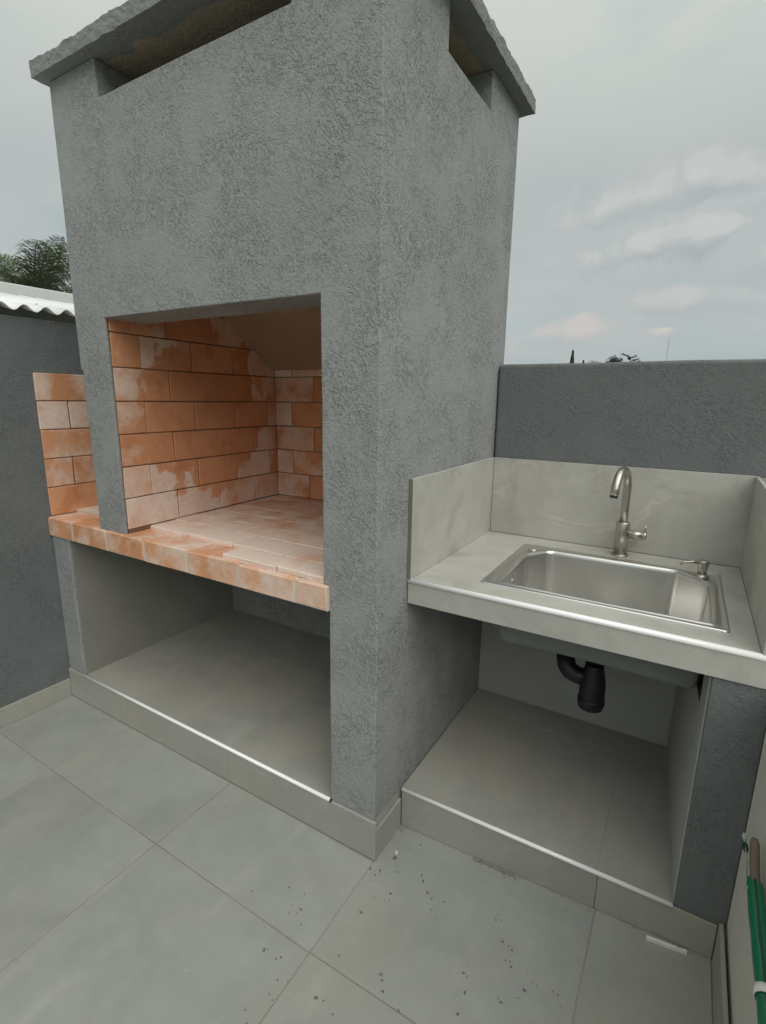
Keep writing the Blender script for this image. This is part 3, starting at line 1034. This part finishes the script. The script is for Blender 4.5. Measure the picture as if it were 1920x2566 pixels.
# ------------------------------------------------------------------ things lying on the floor
bm = bmesh.new()
ox0, ox1, oy, oz = .713, .800, .140, zf(.72) + .001
prof = [(0, 0), (.009, 0), (.009, .002), (.002, .002), (.002, .009), (0, .009)]
nseg = 14
rings = []
for i in range(nseg + 1):
    t = i / nseg
    x = ox0 + (ox1 - ox0) * t
    cut = 1.0 - (.55 if 9 <= i <= 12 else 0) * abs(noise.noise(Vector((i * .8, 0, 3)))) * 2
    rings.append([bm.verts.new((x, oy + .010 * t + py * 1.5 * cut, oz + .0026 * t + pz * 1.1)) for py, pz in prof])
for a, b_ in zip(rings, rings[1:]):
    for k in range(len(prof)):
        bm.faces.new((a[k], a[(k + 1) % len(prof)], b_[(k + 1) % len(prof)], b_[k]))
bm.faces.new(rings[0])
bm.faces.new(rings[-1][::-1])
bmesh.ops.recalc_face_normals(bm, faces=bm.faces)
tag(fromb('trim_offcut', bm, M['offcut']), 'short white trim offcut lying on the floor against the sink step', 'offcut')


def blob(bm, c, r, flat=.55, seed=0):
    s = bmesh.ops.create_icosphere(bm, subdivisions=1, radius=r)['verts']
    rn = random.Random(seed)
    st = rn.uniform(.7, 1.7)
    an = rn.uniform(0, 3.14)
    for v in s:
        v.co *= 1 + rn.uniform(-.28, .28)
        x, y = v.co.x * st, v.co.y
        v.co = Vector((x * math.cos(an) - y * math.sin(an) + c[0], x * math.sin(an) + y * math.cos(an) + c[1], v.co.z * flat + c[2] + r * flat * .5))


crumbs = [[0.0087, -0.0333], [0.0321, -0.0442], [0.0349, -0.0244], [0.0824, -0.0037], [0.1473, 0.0222], [0.1587, 0.0081], [-0.0853, -0.2337], [-0.1076, -0.2568], [-0.1047, -0.1944], [-0.0592, -0.2647], [-0.0955, -0.361], [-0.0486, -0.352], [-0.0564, -0.3605], [-0.0209, -0.3939], [-0.0023, -0.4306], [0.08, -0.3763], [-0.0204, -0.4935], [0.1817, -0.2599], [0.1914, -0.2697], [0.2053, -0.2883], [0.0718, -0.2752], [0.3731, 0.003], [0.4056, -0.042], [0.4318, -0.0504], [0.4425, -0.0892], [0.4261, -0.0808], [0.3493, -0.1594], [0.3681, -0.1958], [0.4444, -0.1734], [0.3704, -0.2439], [0.4838, -0.1232], [0.5038, -0.0554], [0.5062, -0.0993], [0.5519, -0.0939], [0.2539, -0.3023], [0.0561, -0.1574], [0.216, -0.0566], [0.2361, -0.0179], [0.1855, -0.018], [0.0931, -0.1095], [0.0984, -0.0719]]
bm = bmesh.new()
for i, (x, y) in enumerate(crumbs):
    blob(bm, (x, y, zf(x) + .0005), random.uniform(.0016, .0036), .5, i)
    for _ in range(2):
        if random.random() < .5:
            xx, yy = x + random.gauss(0, .012), y + random.gauss(0, .012)
            blob(bm, (xx, yy, zf(xx) + .0003), random.uniform(.0008, .0018), .6, i + 100)
for i in range(45):
    x, y = random.uniform(-.25, .82), random.uniform(-.75, .13)
    if x < .02 and y > -.02:
        continue
    blob(bm, (x, y, zf(x) + .0003), abs(random.gauss(0, .0011)) + .0007, .6, 300 + i)
o = fromb('floor_crumbs', bm, M['crumb'])
o['kind'] = 'stuff'
o['label'] = 'dark mortar crumbs scattered over the floor tiles'
bm = bmesh.new()
for i in range(170):
    t = random.random()
    x = .26 + .12 * t + random.gauss(0, .006)
    y = sy(x) - .004 - abs(random.gauss(0, .004 + .012 * max(0, t - .6)))
    blob(bm, (x, y, zf(x) + .0003), random.uniform(.0009, .0026), .7, 600 + i)
for i in range(60):
    x = random.uniform(.01, .84)
    blob(bm, (x, sy(x) - .003 - abs(random.gauss(0, .004)), zf(x) + .0003), random.uniform(.0007, .0016), .7, 900 + i)
for i in range(26):
    x, y = .018 + random.gauss(0, .006), .135 + random.gauss(0, .008)
    blob(bm, (max(x, .0095), min(y, .148), .0005), random.uniform(.001, .0024), .7, 1000 + i)
o = fromb('sand_grains', bm, M['sand'])
o['kind'] = 'stuff'
o['label'] = 'swept sand grains along the foot of the sink step'
bm = bmesh.new()
blob(bm, (.0460, .0520, .001), .0052, .8, 5)
tag(fromb('plaster_chip', bm, M['chip']), 'small white plaster chip on the floor by the barbecue corner', 'chip')
bm = bmesh.new()
blob(bm, (.0520, .0330, .001), .0058, .9, 9)
tag(fromb('mortar_lump', bm, M['crumb']), 'dark mortar lump on the floor beside the white chip', 'lump')

# ------------------------------------------------------------------ palm tree beyond the roof
rp = random.Random(21)
PC = CAM + Vector((-.897, .4420, .128)) * 19.0
palm = thing('palm_tree', 'feathery green palm tree rising behind the white corrugated roof', 'tree', (PC.x, PC.y, GZ))
tr = [Vector((PC.x + .25 * math.sin(k * .5), PC.y, GZ + (PC.z - .2 - GZ) * k / 8)) for k in range(9)]
fromb('trunk', tube(tr, [.24 - .012 * k for k in range(9)], 12), M['bark'], palm)
bm = bmesh.new()
for f_ in range(64):
    az = f_ * 2.39996 + rp.uniform(-.2, .2)
    el = R(rp.choice([75, 60, 45, 30, 12, -8, -25]) + rp.uniform(-9, 9))
    L = rp.uniform(1.9, 2.7)
    d = Vector((math.cos(az) * math.cos(el), math.sin(az) * math.cos(el), math.sin(el)))
    p = PC.copy()
    step = L / 26
    pts = []
    for k in range(27):
        pts.append(p.copy())
        d = (d + Vector((0, 0, -.062))).normalized()
        p = p + d * step
    prev = None
    for k, q in enumerate(pts):
        tg = (pts[min(k + 1, 26)] - pts[max(k - 1, 0)]).normalized()
        sd_ = tg.cross(Vector((0, 0, 1)))
        sd_ = sd_.normalized() if sd_.length > .05 else Vector((1, 0, 0))
        wr = .022 * (1 - k / 27) + .004
        cur = [bm.verts.new(q + sd_ * wr), bm.verts.new(q - sd_ * wr)]
        if prev:
            bm.faces.new((prev[0], cur[0], cur[1], prev[1]))
        prev = cur
        if k > 2:
            for s in (-1, 1):
                for rep in (0, .33, .66):
                    ll = (.78 * math.sin(math.pi * min(1, (k + rep) / 27) ** .7) + .14) * rp.uniform(.8, 1.15)
                    b0 = q + tg * step * rep
                    dd = (sd_ * s * .75 + tg * .55 + Vector((0, 0, rp.uniform(-.35, .25)))).normalized()
                    mid_ = b0 + dd * ll * .55
                    tp_ = b0 + dd * ll * .85 + Vector((0, 0, -ll * rp.uniform(.25, .5)))
                    wv = tg * .0135
                    v0, v1, v2, v3, v4 = (bm.verts.new(z) for z in (b0 - wv * .6, b0 + wv * .6, mid_ + wv * .8, tp_, mid_ - wv * .8))
                    bm.faces.new((v0, v1, v2, v4))
                    bm.faces.new((v4, v2, v3))
fromb('crown', bm, M['leaf'], palm)


# ------------------------------------------------------------------ far trees over the parapet
def polar(az, dist):
    return Vector((CAM.x + math.sin(R(az)) * dist, CAM.y + math.cos(R(az)) * dist, 0))


def leaves(bm, n, fn, size, rn):
    for _ in range(n):
        p, nrm = fn(rn)
        u = nrm.orthogonal().normalized()
        v = nrm.cross(u)
        a = rn.uniform(0, 6.28)
        u, v = u * math.cos(a) + v * math.sin(a), v * math.cos(a) - u * math.sin(a)
        s = size * rn.uniform(.6, 1.3)
        bm.faces.new([bm.verts.new(p + q) for q in (-u * s, v * s * .5, u * s, -v * s * .5)])


def far_tree(name, label, az, dist, eltop, width, height, kind, seed):
    rn = random.Random(seed)
    base = polar(az, dist)
    top = CAM.z + math.tan(R(eltop)) * dist
    t = thing(name, label, 'tree', (base.x, base.y, GZ), 'trees on the skyline beyond the parapet')
    fromb('trunk', tube([(base.x, base.y, GZ), (base.x + .05, base.y, (GZ + top) / 2), (base.x, base.y, top - height * .15)], [width * .10 + .08, width * .07 + .06, .04], 8), M['bark'], t)
    bm = bmesh.new()
    if kind == 'cone':
        def fn(r):
            h = r.random() ** 1.3
            rad = width / 2 * (1 - (1 - min(1, (1 - h) * 2.2)) ** 2 if False else min(1, (1 - h) * 1.35 + .03)) * math.sqrt(r.random())
            a = r.uniform(0, 6.28)
            return Vector((base.x + rad * math.cos(a), base.y + rad * math.sin(a), top - height * (1 - h))), Vector((math.cos(a), math.sin(a), r.uniform(-.2, .6))).normalized()
        leaves(bm, 2600, fn, .16, rn)
    elif kind == 'round':
        lobes = [(rn.uniform(-.28, .28) * width, rn.uniform(-.28, .28) * width, rn.uniform(-.75, -.22) * height, rn.uniform(.20, .32)) for _ in range(16)] + [(0, 0, -.26 * height, .26)]

        def fn(r):
            lx, ly, lz, lr = r.choice(lobes)
            n_ = Vector((r.gauss(0, 1), r.gauss(0, 1), r.gauss(0, 1))).normalized()
            q = r.random() ** .33
            return Vector((base.x + lx + n_.x * lr * width * q, base.y + ly + n_.y * lr * width * q, top + lz + n_.z * .25 * height * q)), n_
        leaves(bm, 2600, fn, .14, rn)
    else:
        tiers = []
        for k in range(7):
            a = rn.uniform(0, 6.28)
            tiers.append((top - height * (.02 + .13 * k), a, width * rn.uniform(.32, .55)))
            a2 = a + rn.uniform(2, 4)
            tiers.append((top - height * (.06 + .13 * k), a2, width * rn.uniform(.25, .50)))
        for z, a, l in tiers:
            tube([(base.x, base.y, z - .3), (base.x + l * math.cos(a), base.y + l * math.sin(a), z)], [.05, .02], 5, bm=bm)

        def fn(r):
            z, a, l = r.choice(tiers)
            s = r.uniform(.25, 1.05)
            return Vector((base.x + l * s * math.cos(a) + r.gauss(0, .12), base.y + l * s * math.sin(a) + r.gauss(0, .12), z - .3 + .3 * s + abs(r.gauss(0, .10)))), Vector((r.gauss(0, .4), r.gauss(0, .4), 1)).normalized()
        leaves(bm, 1100, fn, .13, rn)
    fromb('crown', bm, M['leafdark'], t)


far_tree('cypress_tree', 'slim dark pointed cypress above the parapet', -11.54, 80, 4.98, 2.3, 8.5, 'cone', 1)
far_tree('conifer_tree', 'tiny pointed treetop just right of the cypress', -10.45, 95, 3.98, 2.8, 7.0, 'cone', 2)
far_tree('broadleaf_tree', 'low dark treetop peeping over the parapet, left of the round tree', -9.36, 95, 3.98, 3.4, 4.4, 'round', 3)
far_tree('broadleaf_tree', 'tall round-topped dark tree beside the spreading pine', -7.56, 88, 4.44, 2.5, 4.0, 'round', 4)
far_tree('pine_tree', 'open branched pine right of the round dark tree', -6.17, 84, 4.48, 3.0, 3.6, 'pine', 5)
mb = polar(-3.06, 120)
ms = thing('antenna_mast', 'thin distant antenna mast above the parapet', 'mast', (mb.x, mb.y, GZ))
mt_ = CAM.z + math.tan(R(5.86)) * 120
fromb('pole', tube([(mb.x, mb.y, GZ), (mb.x, mb.y, (GZ + mt_) / 2), (mb.x, mb.y, mt_)], [.11, .075, .045], 6), M['mast'], ms)
for k in range(3):
    z = mt_ - .5 - .8 * k
    fromb('crossbar', tube([(mb.x - .22, mb.y, z), (mb.x + .22, mb.y, z)], .02, 5), M['mast'], ms)
